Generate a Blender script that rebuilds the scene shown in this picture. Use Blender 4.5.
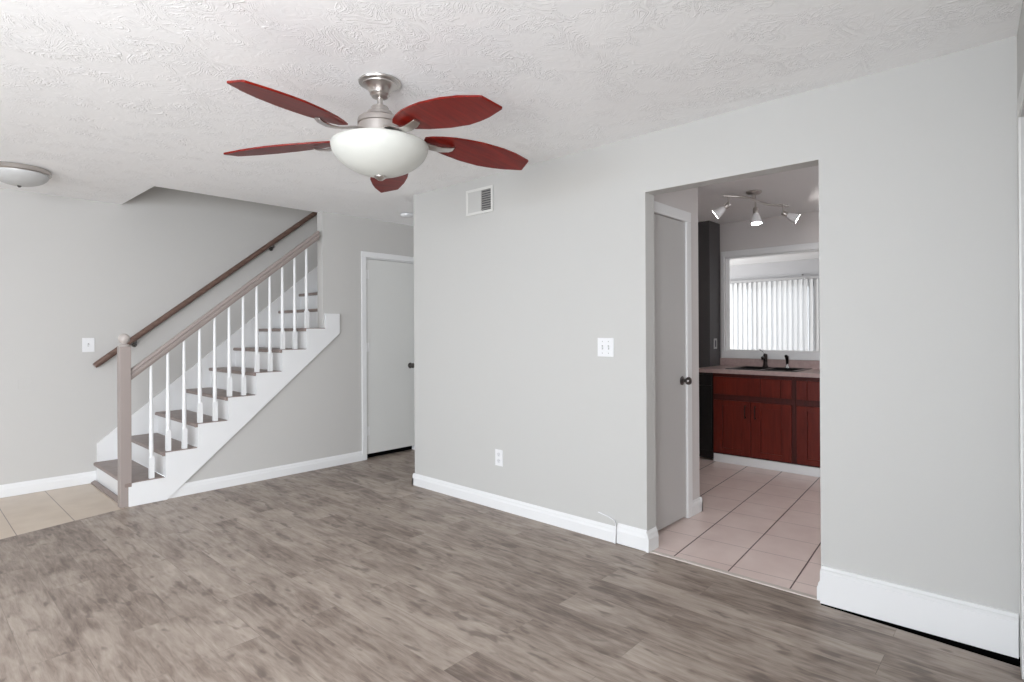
import bpy, bmesh, math, random
from mathutils import Vector, Matrix
random.seed(7)
PI = math.pi
scene = bpy.context.scene
for o in list(bpy.data.objects):
    bpy.data.objects.remove(o, do_unlink=True)
COL = scene.collection

def lin(c):
    out = []
    for v in c:
        v = v / 255.0
        out.append(v / 12.92 if v <= .04045 else ((v + .055) / 1.055) ** 2.4)
    return (out[0], out[1], out[2], 1.0)

# ---------------------------------------------------------------- camera
EYE = 1.2926
yaw, pitch, roll = .7426, .001, -.0053
cy, sy, cp, sp = math.cos(yaw), math.sin(yaw), math.cos(pitch), math.sin(pitch)
Fv = Vector((cy * cp, sy * cp, sp))
Rv = Vector((sy, -cy, 0))
Uv = Rv.cross(Fv)
R2 = Rv * math.cos(roll) + Uv * math.sin(roll)
U2 = Uv * math.cos(roll) - Rv * math.sin(roll)
cam_data = bpy.data.cameras.new('camera')
cam_data.sensor_width = 36
cam_data.lens = 571.95 / 1024 * 36
cam_data.shift_y = -(341 - 330.3) / 1024
cam_data.clip_start = .02
cam = bpy.data.objects.new('camera', cam_data)
COL.objects.link(cam)
M4 = Matrix((R2, U2, -Fv)).transposed().to_4x4()
M4.translation = Vector((0, 0, EYE))
cam.matrix_world = M4
scene.camera = cam

# ---------------------------------------------------------------- world, lights, exposure
world = bpy.data.worlds.new('sky')
scene.world = world
world.use_nodes = True
wn = world.node_tree
wn.nodes['Background'].inputs['Color'].default_value = (.86, .93, 1.0, 1)
wn.nodes['Background'].inputs['Strength'].default_value = 2.1
scene.view_settings.view_transform = 'Standard'
scene.view_settings.look = 'None'
scene.view_settings.gamma = 1
scene.view_settings.use_curve_mapping = False
scene.view_settings.exposure = 0.15

def area(name, loc, target, sx, sy_, power, color):
    l = bpy.data.lights.new(name, 'AREA')
    l.shape = 'RECTANGLE'
    l.size = sx
    l.size_y = sy_
    l.energy = power
    l.color = color
    o = bpy.data.objects.new(name, l)
    COL.objects.link(o)
    o.location = loc
    d = Vector(target) - Vector(loc)
    o.rotation_euler = d.to_track_quat('-Z', 'Y').to_euler()
    return o

# daylight coming in through the windows of the long wall behind the camera
# (blue light from the sky falls downwards, warmer light off the ground comes upwards)
area('window_skylight', (-4.62, 1.75, 1.55), (.2, 1.2, -1.6), 3.4, 1.2, 74, (.60, .78, 1.0))
area('window_ground_light', (-4.62, 1.75, 1.0), (.2, 2.3, 3.0), 3.4, 1.2, 60, (1.0, .98, .95))
area('window_daylight', (-1.60, -.28, 1.35), (1.1, 4.4, 2.2), 2.0, 1.7, 205, (.93, .96, 1.0))
# added fill for kitchen, stairwell, hallway and far room, no known sources there
area('window_daylight', (4.45, -1.02, 1.45), (4.4, 2.0, .8), 1.5, 1.1, 10, (1.0, .97, .95))  # brightens the kitchen through an added, unseen side window
area('stairwell_light', (4.3, 5.56, 4.7), (2.6, 5.7, 1.9), .5, .5, 11, (1.0, .98, .95))  # added upstairs fill for the wall behind the stairs, no fixture
area('window_daylight', (5.86, 4.43, 1.45), (3.6, 4.5, 1.7), .8, 1.2, 9, (.96, .98, 1.0))  # added fill for the dim hall, set at a made-up end window
area('window_daylight', (8.4, 5.82, 1.4), (8.8, 3.0, 1.5), 2.2, 1.3, 90, (1.0, .99, .98))  # added to brighten the far room, its side window is made up

# ---------------------------------------------------------------- materials
def mat(name, col, rough=.5, metal=0, spec=.5, trans=None, emit=None):
    m = bpy.data.materials.new(name)
    m.use_nodes = True
    b = m.node_tree.nodes['Principled BSDF']
    b.inputs['Base Color'].default_value = lin(col)
    b.inputs['Roughness'].default_value = rough
    b.inputs['Metallic'].default_value = metal
    b.inputs['Specular IOR Level'].default_value = spec
    if trans:
        b.inputs['Transmission Weight'].default_value = trans
    if emit:
        b.inputs['Emission Color'].default_value = lin(emit[0])
        b.inputs['Emission Strength'].default_value = emit[1]
    return m

def nodes(m):
    nt = m.node_tree
    return nt, nt.nodes, nt.links, nt.nodes['Principled BSDF']

def math_node(N, L, op, a, b=None, c=None):
    n = N.new('ShaderNodeMath')
    n.operation = op
    for i, v in enumerate((a, b, c)):
        if v is None:
            continue
        if isinstance(v, (int, float)):
            n.inputs[i].default_value = v
        else:
            L.new(v, n.inputs[i])
    return n.outputs[0]

def ramp(N, L, fac, stops):
    r = N.new('ShaderNodeValToRGB')
    L.new(fac, r.inputs[0])
    el = r.color_ramp.elements
    while len(el) < len(stops):
        el.new(.5)
    for e, (p, c) in zip(el, stops):
        e.position = p
        e.color = lin(c) if len(c) == 3 else c
    return r.outputs[0]

def add_bump(m, scale, strength, dist=.01, detail=3, distortion=0, vec_scale=None):
    nt, N, L, b = nodes(m)
    tc = N.new('ShaderNodeTexCoord')
    src = tc.outputs['Object']
    if vec_scale:
        mp = N.new('ShaderNodeMapping')
        mp.inputs['Scale'].default_value = vec_scale
        L.new(src, mp.inputs[0])
        src = mp.outputs[0]
    n = N.new('ShaderNodeTexNoise')
    n.inputs['Scale'].default_value = scale
    n.inputs['Detail'].default_value = detail
    n.inputs['Distortion'].default_value = distortion
    L.new(src, n.inputs['Vector'])
    bp = N.new('ShaderNodeBump')
    bp.inputs['Strength'].default_value = strength
    bp.inputs['Distance'].default_value = dist
    L.new(n.outputs[0], bp.inputs['Height'])
    L.new(bp.outputs[0], b.inputs['Normal'])
    return m

WALL = add_bump(mat('wall_paint', (192, 191, 188), .55, spec=.35), 90, .06, .003)
WALL_B = add_bump(mat('wall_paint_hall', (193, 191, 188), .6, spec=.3), 90, .06, .003)
WALL_K = mat('wall_paint_kitchen', (204, 199, 197), .6, spec=.3)
WHITE = add_bump(mat('white_trim_paint', (226, 226, 226), .35), 40, .04, .002)
DOORW = add_bump(mat('door_paint', (214, 214, 211), .4), 30, .05, .002)
TAUPE = add_bump(mat('taupe_paint', (152, 141, 136), .42), 60, .06, .002)
PLATE = mat('white_plastic', (226, 226, 227), .3)
NICKEL = mat('brushed_nickel', (196, 191, 187), .3, metal=1)
DKNOB = mat('satin_knob_metal', (110, 106, 104), .28, metal=1)
BRONZE = mat('dark_bronze', (44, 38, 37), .3, metal=.8)
BLACK = mat('black_gap', (8, 8, 8), .9, spec=0)
DARKSLOT = mat('dark_slot', (70, 70, 72), .7)
FROST = mat('frosted_glass', (200, 201, 195), .32)
FROST2 = mat('frosted_glass_small', (232, 231, 232), .3)
GREYPL = mat('grey_vent_slats', (150, 148, 145), .5)
CHROME = mat('chrome', (210, 210, 212), .12, metal=1)

def ceiling_mat(name, col, s):
    m = mat(name, col, .75, spec=.25)
    nt, N, L, b = nodes(m)
    tc = N.new('ShaderNodeTexCoord')
    n1 = N.new('ShaderNodeTexNoise')
    n1.inputs['Scale'].default_value = 5.5
    n1.inputs['Detail'].default_value = 1
    L.new(tc.outputs['Object'], n1.inputs['Vector'])
    mixv = N.new('ShaderNodeVectorMath')
    mixv.operation = 'MULTIPLY_ADD'
    L.new(n1.outputs['Color'], mixv.inputs[0])
    mixv.inputs[1].default_value = (.9, .9, .0)
    L.new(tc.outputs['Object'], mixv.inputs[2])
    n2 = N.new('ShaderNodeTexNoise')
    n2.inputs['Scale'].default_value = 15
    n2.inputs['Detail'].default_value = 4
    n2.inputs['Distortion'].default_value = 1.2
    L.new(mixv.outputs[0], n2.inputs['Vector'])
    ridge = math_node(N, L, 'ABSOLUTE', math_node(N, L, 'SUBTRACT', n2.outputs[0], .5))
    ridge = math_node(N, L, 'SUBTRACT', 1, math_node(N, L, 'MINIMUM', math_node(N, L, 'MULTIPLY', ridge, 14), 1))
    n3 = N.new('ShaderNodeTexNoise')
    n3.inputs['Scale'].default_value = 6
    L.new(tc.outputs['Object'], n3.inputs['Vector'])
    gate = math_node(N, L, 'MAXIMUM', math_node(N, L, 'MULTIPLY', math_node(N, L, 'SUBTRACT', n3.outputs[0], .44), 6), 0)
    gate = math_node(N, L, 'MINIMUM', gate, 1)
    h = math_node(N, L, 'MULTIPLY', ridge, gate)
    h = math_node(N, L, 'ADD', h, math_node(N, L, 'MULTIPLY', n2.outputs[0], .5))
    bp = N.new('ShaderNodeBump')
    bp.inputs['Strength'].default_value = s
    bp.inputs['Distance'].default_value = .008
    L.new(h, bp.inputs['Height'])
    L.new(bp.outputs[0], b.inputs['Normal'])
    return m
CEIL = ceiling_mat('textured_ceiling', (250, 250, 250), .42)
CEILK = ceiling_mat('kitchen_ceiling', (232, 231, 231), .2)

def plank_mat():
    m = mat('greige_vinyl_planks', (150, 136, 125), .42, spec=.35)
    nt, N, L, b = nodes(m)
    tc = N.new('ShaderNodeTexCoord')
    mp = N.new('ShaderNodeMapping')
    mp.inputs['Rotation'].default_value = (0, 0, PI / 2)
    L.new(tc.outputs['Object'], mp.inputs[0])
    br = N.new('ShaderNodeTexBrick')
    br.offset = .37
    br.offset_frequency = 2
    br.inputs['Color1'].default_value = (0, 0, 0, 1)
    br.inputs['Color2'].default_value = (1, 1, 1, 1)
    br.inputs['Mortar'].default_value = (.5, .5, .5, 1)
    br.inputs['Scale'].default_value = 1
    br.inputs['Mortar Size'].default_value = .0012
    br.inputs['Mortar Smooth'].default_value = .3
    br.inputs['Brick Width'].default_value = 1.22
    br.inputs['Row Height'].default_value = .178
    L.new(mp.outputs[0], br.inputs['Vector'])
    rnd = N.new('ShaderNodeSeparateColor')
    L.new(br.outputs['Color'], rnd.inputs[0])
    r = rnd.outputs[0]
    # each plank shifts the grain
    cmb = N.new('ShaderNodeCombineXYZ')
    L.new(math_node(N, L, 'MULTIPLY', r, 17.3), cmb.inputs[0])
    L.new(math_node(N, L, 'MULTIPLY', r, 9.1), cmb.inputs[1])
    L.new(math_node(N, L, 'MULTIPLY', r, 5.7), cmb.inputs[2])
    va = N.new('ShaderNodeVectorMath')
    L.new(mp.outputs[0], va.inputs[0])
    L.new(cmb.outputs[0], va.inputs[1])
    def noise(scale, sc, detail, dist=0, rough=.5):
        mm = N.new('ShaderNodeMapping')
        mm.inputs['Scale'].default_value = sc
        L.new(va.outputs[0], mm.inputs[0])
        n = N.new('ShaderNodeTexNoise')
        n.inputs['Scale'].default_value = scale
        n.inputs['Detail'].default_value = detail
        n.inputs['Distortion'].default_value = dist
        n.inputs['Roughness'].default_value = rough
        L.new(mm.outputs[0], n.inputs['Vector'])
        return n.outputs[0]
    grain = noise(5, (1.1, 8, 1), 4, .7, .55)
    cloud = noise(2.6, (1, 2.2, 1), 3, .8, .55)
    fine = noise(24, (1, 14, 1), 3, 0, .6)
    knots = noise(7, (.9, 2.4, 1), 2, .25, .5)
    t = math_node(N, L, 'MULTIPLY', grain, .42)
    t = math_node(N, L, 'ADD', t, math_node(N, L, 'MULTIPLY', cloud, .50))
    t = math_node(N, L, 'ADD', t, math_node(N, L, 'MULTIPLY', fine, .16))
    t = math_node(N, L, 'SUBTRACT', t, .03)
    t = math_node(N, L, 'ADD', t, math_node(N, L, 'MULTIPLY', math_node(N, L, 'SUBTRACT', r, .5), .10))
    col = ramp(N, L, t, [(.35, (106, 93, 85)), (.455, (136, 122, 112)), (.54, (155, 142, 131)), (.68, (176, 163, 152))])
    kn = math_node(N, L, 'MINIMUM', math_node(N, L, 'MAXIMUM', math_node(N, L, 'MULTIPLY', math_node(N, L, 'SUBTRACT', knots, .60), 7), 0), .62)
    mx = N.new('ShaderNodeMixRGB')
    L.new(kn, mx.inputs[0])
    L.new(col, mx.inputs[1])
    mx.inputs[2].default_value = lin((92, 80, 74))
    mo = N.new('ShaderNodeMixRGB')
    L.new(math_node(N, L, 'MULTIPLY', br.outputs['Fac'], .3), mo.inputs[0])
    L.new(mx.outputs[0], mo.inputs[1])
    mo.inputs[2].default_value = lin((84, 74, 67))
    L.new(mo.outputs[0], b.inputs['Base Color'])
    bp = N.new('ShaderNodeBump')
    bp.inputs['Strength'].default_value = .15
    bp.inputs['Distance'].default_value = .002
    L.new(t, bp.inputs['Height'])
    L.new(bp.outputs[0], b.inputs['Normal'])
    return m
PLANK = plank_mat()

def tile_mat(name, c1, c2, grout, ox, oy, sx, sy_, gw, rot=0.0, cross=1.0):
    """square floor tiles: grout lines at ox+n*sx (along y) and oy+n*sy (along x)"""
    m = mat(name, c1, .28, spec=.4)
    nt, N, L, b = nodes(m)
    tc = N.new('ShaderNodeTexCoord')
    mp = N.new('ShaderNodeMapping')
    mp.inputs['Rotation'].default_value = (0, 0, rot)
    L.new(tc.outputs['Object'], mp.inputs[0])
    s = N.new('ShaderNodeSeparateXYZ')
    L.new(mp.outputs[0], s.inputs[0])
    def line(v, o, p, g):
        f = math_node(N, L, 'FRACT', math_node(N, L, 'DIVIDE', math_node(N, L, 'SUBTRACT', v, o - 20 * p), p))
        d = math_node(N, L, 'MINIMUM', f, math_node(N, L, 'SUBTRACT', 1, f))
        return math_node(N, L, 'LESS_THAN', d, g / p / 2)
    gx = line(s.outputs[0], ox, sx, gw)
    gy = line(s.outputs[1], oy, sy_, gw)
    if cross < 1:
        gx = math_node(N, L, 'MULTIPLY', gx, cross)
    g = math_node(N, L, 'MAXIMUM', gx, gy)
    n = N.new('ShaderNodeTexNoise')
    n.inputs['Scale'].default_value = 5
    n.inputs['Detail'].default_value = 5
    L.new(tc.outputs['Object'], n.inputs['Vector'])
    col = ramp(N, L, n.outputs[0], [(.35, c1), (.65, c2)])
    mx = N.new('ShaderNodeMixRGB')
    L.new(g, mx.inputs[0])
    L.new(col, mx.inputs[1])
    mx.inputs[2].default_value = lin(grout)
    L.new(mx.outputs[0], b.inputs['Base Color'])
    bp = N.new('ShaderNodeBump')
    bp.inputs['Strength'].default_value = .4
    bp.inputs['Distance'].default_value = .002
    L.new(math_node(N, L, 'SUBTRACT', 1, g), bp.inputs['Height'])
    L.new(bp.outputs[0], b.inputs['Normal'])
    return m
TILE_E = tile_mat('entry_tile', (194, 177, 159), (202, 186, 168), (128, 112, 100), .550, 5.995, .312, 1.24, .005)
TILE_K = tile_mat('kitchen_tile', (220, 200, 193), (229, 211, 204), (84, 64, 60), .06, 1.0, .314, .31, .007, cross=.38)
# kitchen grout runs slightly askew of the walls
TILE_K.node_tree.nodes['Mapping'].inputs['Rotation'].default_value = (0, 0, -.073)

def cherry(name, a, b_, sc=(1, 1, 1), rough=.3, scale=3):
    m = mat(name, a, rough, spec=.3)
    nt, N, L, b = nodes(m)
    tc = N.new('ShaderNodeTexCoord')
    mp = N.new('ShaderNodeMapping')
    mp.inputs['Scale'].default_value = sc
    L.new(tc.outputs['Object'], mp.inputs[0])
    n = N.new('ShaderNodeTexNoise')
    n.inputs['Scale'].default_value = scale
    n.inputs['Detail'].default_value = 6
    n.inputs['Distortion'].default_value = .8
    L.new(mp.outputs[0], n.inputs['Vector'])
    L.new(ramp(N, L, n.outputs[0], [(.32, a), (.68, b_)]), b.inputs['Base Color'])
    return m
CHERRY = cherry('cherry_cabinet_wood', (84, 26, 18), (106, 36, 25), (12, 12, 1.2), .34)
CHERRYD = cherry('cherry_cabinet_body', (62, 19, 14), (76, 25, 18), (12, 12, 1.2), .5)
BLADE = cherry('cherry_fan_blade', (98, 15, 8), (126, 26, 14), (1.5, 14, 1), .3, 3)
BLADE.node_tree.nodes['Principled BSDF'].inputs['Specular IOR Level'].default_value = .18
RAILB = cherry('brown_handrail_wood', (92, 72, 64), (116, 94, 84), (3, 10, 10), .3, 4)
TREAD = cherry('taupe_tread_paint', (134, 120, 114), (146, 132, 126), (2, 2, 2), .4, 6)
COUNTER = cherry('mauve_laminate', (168, 146, 143), (182, 160, 156), (1, 1, 1), .3, 30)

def glass_mat(name):
    m = bpy.data.materials.new(name)
    m.use_nodes = True
    nt = m.node_tree
    b = nt.nodes['Principled BSDF']
    nt.nodes.remove(b)
    g = nt.nodes.new('ShaderNodeBsdfGlossy')
    g.inputs['Roughness'].default_value = .02
    t = nt.nodes.new('ShaderNodeBsdfTransparent')
    mx = nt.nodes.new('ShaderNodeMixShader')
    mx.inputs[0].default_value = .06
    nt.links.new(t.outputs[0], mx.inputs[1])
    nt.links.new(g.outputs[0], mx.inputs[2])
    nt.links.new(mx.outputs[0], nt.nodes['Material Output'].inputs[0])
    return m
GLASS = glass_mat('window_glass')

def slat_mat():
    m = bpy.data.materials.new('vertical_blind_vinyl')
    m.use_nodes = True
    nt = m.node_tree
    nt.nodes.remove(nt.nodes['Principled BSDF'])
    d = nt.nodes.new('ShaderNodeBsdfDiffuse')
    d.inputs[0].default_value = lin((236, 236, 236))
    t = nt.nodes.new('ShaderNodeBsdfTranslucent')
    t.inputs[0].default_value = lin((236, 236, 236))
    mx = nt.nodes.new('ShaderNodeMixShader')
    mx.inputs[0].default_value = .47
    nt.links.new(d.outputs[0], mx.inputs[1])
    nt.links.new(t.outputs[0], mx.inputs[2])
    nt.links.new(mx.outputs[0], nt.nodes['Material Output'].inputs[0])
    return m
SLAT = slat_mat()

# ---------------------------------------------------------------- mesh helpers
class MB:
    def __init__(self):
        self.bm = bmesh.new()

    def box(self, x0, x1, y0, y1, z0, z1):
        v = [self.bm.verts.new(p) for p in ((x0, y0, z0), (x1, y0, z0), (x1, y1, z0), (x0, y1, z0),
                                            (x0, y0, z1), (x1, y0, z1), (x1, y1, z1), (x0, y1, z1))]
        for f in ((3, 2, 1, 0), (4, 5, 6, 7), (0, 1, 5, 4), (1, 2, 6, 5), (2, 3, 7, 6), (3, 0, 4, 7)):
            self.bm.faces.new([v[i] for i in f])
        return self

    def prism(self, pts, axis, a, b):
        """pts: 2D polygon in the plane across axis (x: (y,z), y: (x,z), z: (x,y))"""
        def mk(p, t):
            return {'x': (t, p[0], p[1]), 'y': (p[0], t, p[1]), 'z': (p[0], p[1], t)}[axis]
        va = [self.bm.verts.new(mk(p, a)) for p in pts]
        vb = [self.bm.verts.new(mk(p, b)) for p in pts]
        n = len(pts)
        self.bm.faces.new(va)
        self.bm.faces.new(vb[::-1])
        for i in range(n):
            self.bm.faces.new([va[i], va[(i + 1) % n], vb[(i + 1) % n], vb[i]])
        return self

    def loft(self, rings, caps=True):
        R = [[self.bm.verts.new(p) for p in r] for r in rings]
        n = len(R[0])
        for a, b in zip(R[:-1], R[1:]):
            for i in range(n):
                self.bm.faces.new([a[i], a[(i + 1) % n], b[(i + 1) % n], b[i]])
        if caps:
            self.bm.faces.new(R[0][::-1])
            self.bm.faces.new(R[-1])
        return self

    def lathe(self, prof, c=(0, 0), n=40, axis='z', caps=True):
        """prof: (r, t); axis z: t is z and c is (x, y); axis y: t is y and c is (x, z); axis x: c is (y, z)"""
        rings = []
        for r, t in prof:
            ring = []
            for k in range(n):
                a = 2 * PI * k / n
                u, w = c[0] + r * math.cos(a), c[1] + r * math.sin(a)
                ring.append({'z': (u, w, t), 'y': (u, t, w), 'x': (t, u, w)}[axis])
            rings.append(ring)
        return self.loft(rings, caps)

    def tube(self, pts, r, n=12, flat=1.0, caps=True):
        pts = [Vector(p) for p in pts]
        rs = r if isinstance(r, (list, tuple)) else [r] * len(pts)
        rings = []
        for i, p in enumerate(pts):
            t = (pts[min(i + 1, len(pts) - 1)] - pts[max(i - 1, 0)]).normalized()
            up = Vector((0, 0, 1)) if abs(t.z) < .95 else Vector((1, 0, 0))
            s = t.cross(up).normalized()
            w = s.cross(t).normalized()
            rings.append([p + s * math.cos(2 * PI * k / n) * rs[i] + w * math.sin(2 * PI * k / n) * rs[i] * flat for k in range(n)])
        return self.loft(rings, caps)

    def ball(self, c, r, n=20):
        bmesh.ops.create_uvsphere(self.bm, u_segments=n, v_segments=n // 2, radius=r, matrix=Matrix.Translation(c))
        return self

    def xform(self, M):
        bmesh.ops.transform(self.bm, matrix=M, verts=self.bm.verts)
        return self

    def build(self, name, m, parent=None, bevel=0, smooth=False, seg=2):
        bmesh.ops.recalc_face_normals(self.bm, faces=self.bm.faces)
        me = bpy.data.meshes.new(name)
        self.bm.to_mesh(me)
        self.bm.free()
        me.materials.append(m)
        o = bpy.data.objects.new(name, me)
        COL.objects.link(o)
        if parent is not None:
            o.parent = parent
            o.matrix_parent_inverse = Matrix.Translation(parent.location).inverted() if parent.rotation_euler.z == 0 else parent.matrix_basis.inverted()
        if bevel:
            md = o.modifiers.new('bevel', 'BEVEL')
            md.width = bevel
            md.segments = seg
            md.limit_method = 'ANGLE'
            md.angle_limit = math.radians(35)
        if smooth:
            for p in me.polygons:
                p.use_smooth = True
            try:
                md = o.modifiers.new('smooth', 'NODES')
                o.modifiers.remove(md)
            except Exception:
                pass
            me.set_sharp_from_angle(angle=math.radians(40))
        return o

def struct(o, label=None):
    o['kind'] = 'structure'
    if label:
        o['label'] = label
        o['category'] = label.split()[-1] if False else 'room'
    return o

def thing(name, label, cat, loc, group=None):
    o = bpy.data.objects.new(name, None)
    o.empty_display_size = .1
    COL.objects.link(o)
    o.location = loc
    o['label'] = label
    o['category'] = cat
    if group:
        o['group'] = group
    return o

def tag(o, label, cat, group=None):
    o['label'] = label
    o['category'] = cat
    if group:
        o['group'] = group
    return o

def st(o, label, cat):
    o['kind'] = 'structure'
    o['label'] = label
    o['category'] = cat
    return o

H = 2.44
XA, XA2 = 2.994, 3.10          # long wall with the kitchen opening
OY0, OY1, OZ = .762, 1.685, 2.10   # kitchen opening
YE = 3.868                     # far end of that wall
YS, YS2 = 5.0, 5.10            # wall under and beside the stairs
YB = 6.02                      # wall behind the stairs
HX0, HY0 = 1.408, 5.085          # stairwell hole in the ceiling
def yr(x):                     # right-hand wall, slightly askew
    return .053 + (x - 3.0) * .068

# ---------------------------------------------------------------- floors
TL = [(-4.6, 4.0), (.467, 4.80), (1.10, 4.945), (1.30, 4.99)]
m = MB()
m.prism([(-4.6, yr(-4.6) - .02), (2.912, yr(XA) - .02), (2.912, .06), (2.954, OY0 - .006), (XA + .02, OY0 - .006), (XA + .02, 3.85), (5.9, 3.85), (5.9, YS + .06), (1.3, YS + .06)] + TL[::-1], 'z', -.06, 0)
st(m.build('floor', PLANK), 'greige wood-look vinyl plank floor of the living room', 'floor')
st(MB().box(2.88, XA + .02, -.05, OY0, -.08, -.035).box(2.966, XA - .0005, .0, OY0 - .006, -.035, .003).build('floor_gap', BLACK), 'dark gap between the planks and the tall baseboard', 'floor')
m = MB().prism(TL + [(1.3, YB), (-4.6, YB)], 'z', -.06, -.001)
st(m.build('floor_entry', TILE_E), 'beige square tile floor at the foot of the stairs', 'floor')
m = MB().box(XA + .02, 6.1, -1.0, 3.85, -.06, -.001)
st(m.build('floor_kitchen', TILE_K), 'pinkish square tile floor of the kitchen', 'floor')
m = MB().box(6.1, 10.3, .8, 5.8, -.06, 0)
st(m.build('floor_sunroom', mat('sunroom_floor', (150, 138, 128), .5)), 'plain floor of the room beyond the pass-through', 'floor')
# threshold strip in the kitchen opening
m = MB().prism([(XA - .004, 0), (XA + .034, 0), (XA + .030, .004), (XA, .004)], 'y', OY0, OY1)
st(m.build('trim_1', mat('threshold_strip', (206, 196, 188), .4)), 'thin pale threshold strip between vinyl planks and kitchen tile', 'threshold')

# ---------------------------------------------------------------- ceilings
m = MB()
m.box(-4.6, HX0, yr(-4.6) - .1, YB + .1, H, H + .26)
m.box(HX0, 6.0, 3.8, HY0, H, H + .26)
m.box(HX0, XA2, yr(-4.6) - .1, 3.8, H, H + .26)
m.box(4.5, 6.0, HY0, YB + .1, H, H + .26)
st(m.build('ceiling', CEIL), 'white stomp-textured ceiling of the living room', 'ceiling')
m = MB().box(XA2, 6.15, -1.0, 3.8, H, H + .2)
st(m.build('ceiling_kitchen', CEILK), 'pale grey ceiling of the kitchen', 'ceiling')
m = MB().box(6.15, 10.3, .8, 5.8, H, H + .2)
st(m.build('ceiling_sunroom', mat('plain_ceiling', (232, 232, 232), .7)), 'white ceiling of the room beyond the pass-through', 'ceiling')

# ---------------------------------------------------------------- walls
m = MB()
m.box(XA, XA2, OY1, YE, 0, H)
m.box(XA, XA2, OY0, OY1, OZ, H)
m.box(XA, XA2, -1.0, OY0, 0, H)
st(m.build('wall_right', WALL), 'long light grey wall with the opening to the kitchen', 'wall')
m = MB().box(XA2, 5.9, YE - .1, YE, 0, H)
st(m.build('wall_hallway', WALL_B), 'grey wall along the short hallway', 'wall')
m = MB()
m.box(5.9, 6.0, YE - .1, 4.03, 0, H)
m.box(5.9, 6.0, 4.83, YS2, 0, H)
m.box(5.9, 6.0, 4.03, 4.83, 0, .85)
m.box(5.9, 6.0, 4.03, 4.83, 2.05, H)
st(m.build('wall_hallway_end', WALL_B), 'grey wall closing the hallway', 'wall')
m = MB()
m.prism([(1.47, 0), (2.79, 0), (2.79, 1.17)], 'y', YS, YS2)
m.box(2.79, 3.258, YS, YS2, 0, H)
m.box(3.258, 3.885, YS, YS2, 2.045, H)
m.box(3.885, 5.9, YS, YS2, 0, H)
st(m.build('wall_stair_side', WALL_B), 'grey wall under and beside the stairs, with the closet door', 'wall')
m = MB().box(-4.6, 5.4, YB, YB + .1, 0, 4.9)
st(m.build('wall_back', WALL_B), 'grey wall behind the stairs', 'wall')
# stairwell shaft
m = MB()
m.box(HX0 - .1, HX0, HY0, YB, H + .26, 4.9)
m.box(HX0 - .1, 5.4, HY0 - .1, HY0, H + .26, 4.9)
m.box(5.3, 5.4, HY0, YB, 2.66, 4.9)
m.box(HX0 - .1, 5.4, HY0 - .1, YB + .1, 4.9, 5.0)
st(m.build('wall_stairwell', WALL_B), 'grey walls of the stairwell above the ceiling', 'wall')
# wall behind the camera, three windows
m = MB()
W = [(-.1, 3.6, .35, 2.2)]
m.box(-4.7, -4.6, -.62, -.1, 0, H)
m.box(-4.7, -4.6, 3.6, YB + .1, 0, H)
for a, b, c, d in W:
    m.box(-4.7, -4.6, a, b, 0, c)
    m.box(-4.7, -4.6, a, b, d, H)
st(m.build('wall_front', WALL), 'light grey window wall opposite the kitchen opening', 'wall')
# right-hand wall, seen almost edge-on
def skew_box(mb, x0, x1, t0, t1, z0, z1):
    mb.prism([(x0, yr(x0) + t0), (x1, yr(x1) + t0), (x1, yr(x1) + t1), (x0, yr(x0) + t1)], 'z', z0, z1)
m = MB()
skew_box(m, 2.82, 3.0, -.1, 0, 0, H)
skew_box(m, .7, 2.82, -.1, 0, 2.07, H)
skew_box(m, .7, 2.82, -.1, 0, 0, .02)
skew_box(m, -.5, .7, -.1, 0, 0, H)
skew_box(m, -4.65, -2.7, -.1, 0, 0, H)
skew_box(m, -2.7, -.5, -.1, 0, 0, .4)
skew_box(m, -2.7, -.5, -.1, 0, 2.2, H)
st(m.build('wall_near', WALL), 'light grey wall at the right edge of the view', 'wall')

# windows in the wall opposite, glass in each
for i, (a, b, c, d) in enumerate(W):
    w = thing('window_%d' % (i + 1), 'white framed window behind the camera', 'window', (-4.65, (a + b) / 2, c))
    w['kind'] = 'structure'
    m = MB()
    for (p, q, r_, s_) in ((a, a + .05, c, d), (b - .05, b, c, d), (a, b, c, c + .05), (a, b, d - .05, d), ((a + b) / 2 - .02, (a + b) / 2 + .02, c, d)):
        m.box(-4.68, -4.63, p, q, r_, s_)
    m.build('window_frame', WHITE, w)
    MB().box(-4.66, -4.655, a + .04, b - .04, c + .04, d - .04).build('window_pane', GLASS, w)
w = thing('window_2', 'white framed window in the near wall left of the camera', 'window', (-1.6, yr(-1.6), .4))
w['kind'] = 'structure'
m = MB()
for (p, q, r_, s_) in ((-2.7, -2.65, .4, 2.2), (-.55, -.5, .4, 2.2), (-1.62, -1.58, .4, 2.2), (-2.7, -.5, .4, .45), (-2.7, -.5, 2.15, 2.2)):
    skew_box(m, p, q, -.09, -.04, r_, s_)
m.build('window_frame', WHITE, w)
m = MB()
skew_box(m, -2.67, -.53, -.068, -.063, .43, 2.17)
m.build('window_pane', GLASS, w)
# glazed door with casing on the right-hand wall
w = thing('door_3', 'white cased door at the right edge, seen edge-on', 'door', (1.76, yr(1.76), 0))
w['kind'] = 'structure'
m = MB()
skew_box(m, 2.82, 2.895, 0, .006, 0, 2.145)
skew_box(m, .63, .70, 0, .006, 0, 2.145)
skew_box(m, .70, 2.82, 0, .006, 2.07, 2.145)
m.build('door_casing', DOORW, w)
m = MB()
for (p, q, r_, s_) in ((.7, .76, .02, 2.07), (2.76, 2.82, .02, 2.07), (1.72, 1.80, .02, 2.07), (.7, 2.82, .02, .09), (.7, 2.82, 2.0, 2.07)):
    skew_box(m, p, q, -.07, -.03, r_, s_)
m.build('door_frame', WHITE, w)
m = MB()
skew_box(m, .76, 2.76, -.065, -.035, .09, 2.0)
m.build('door_leaf', DOORW, w)

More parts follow.
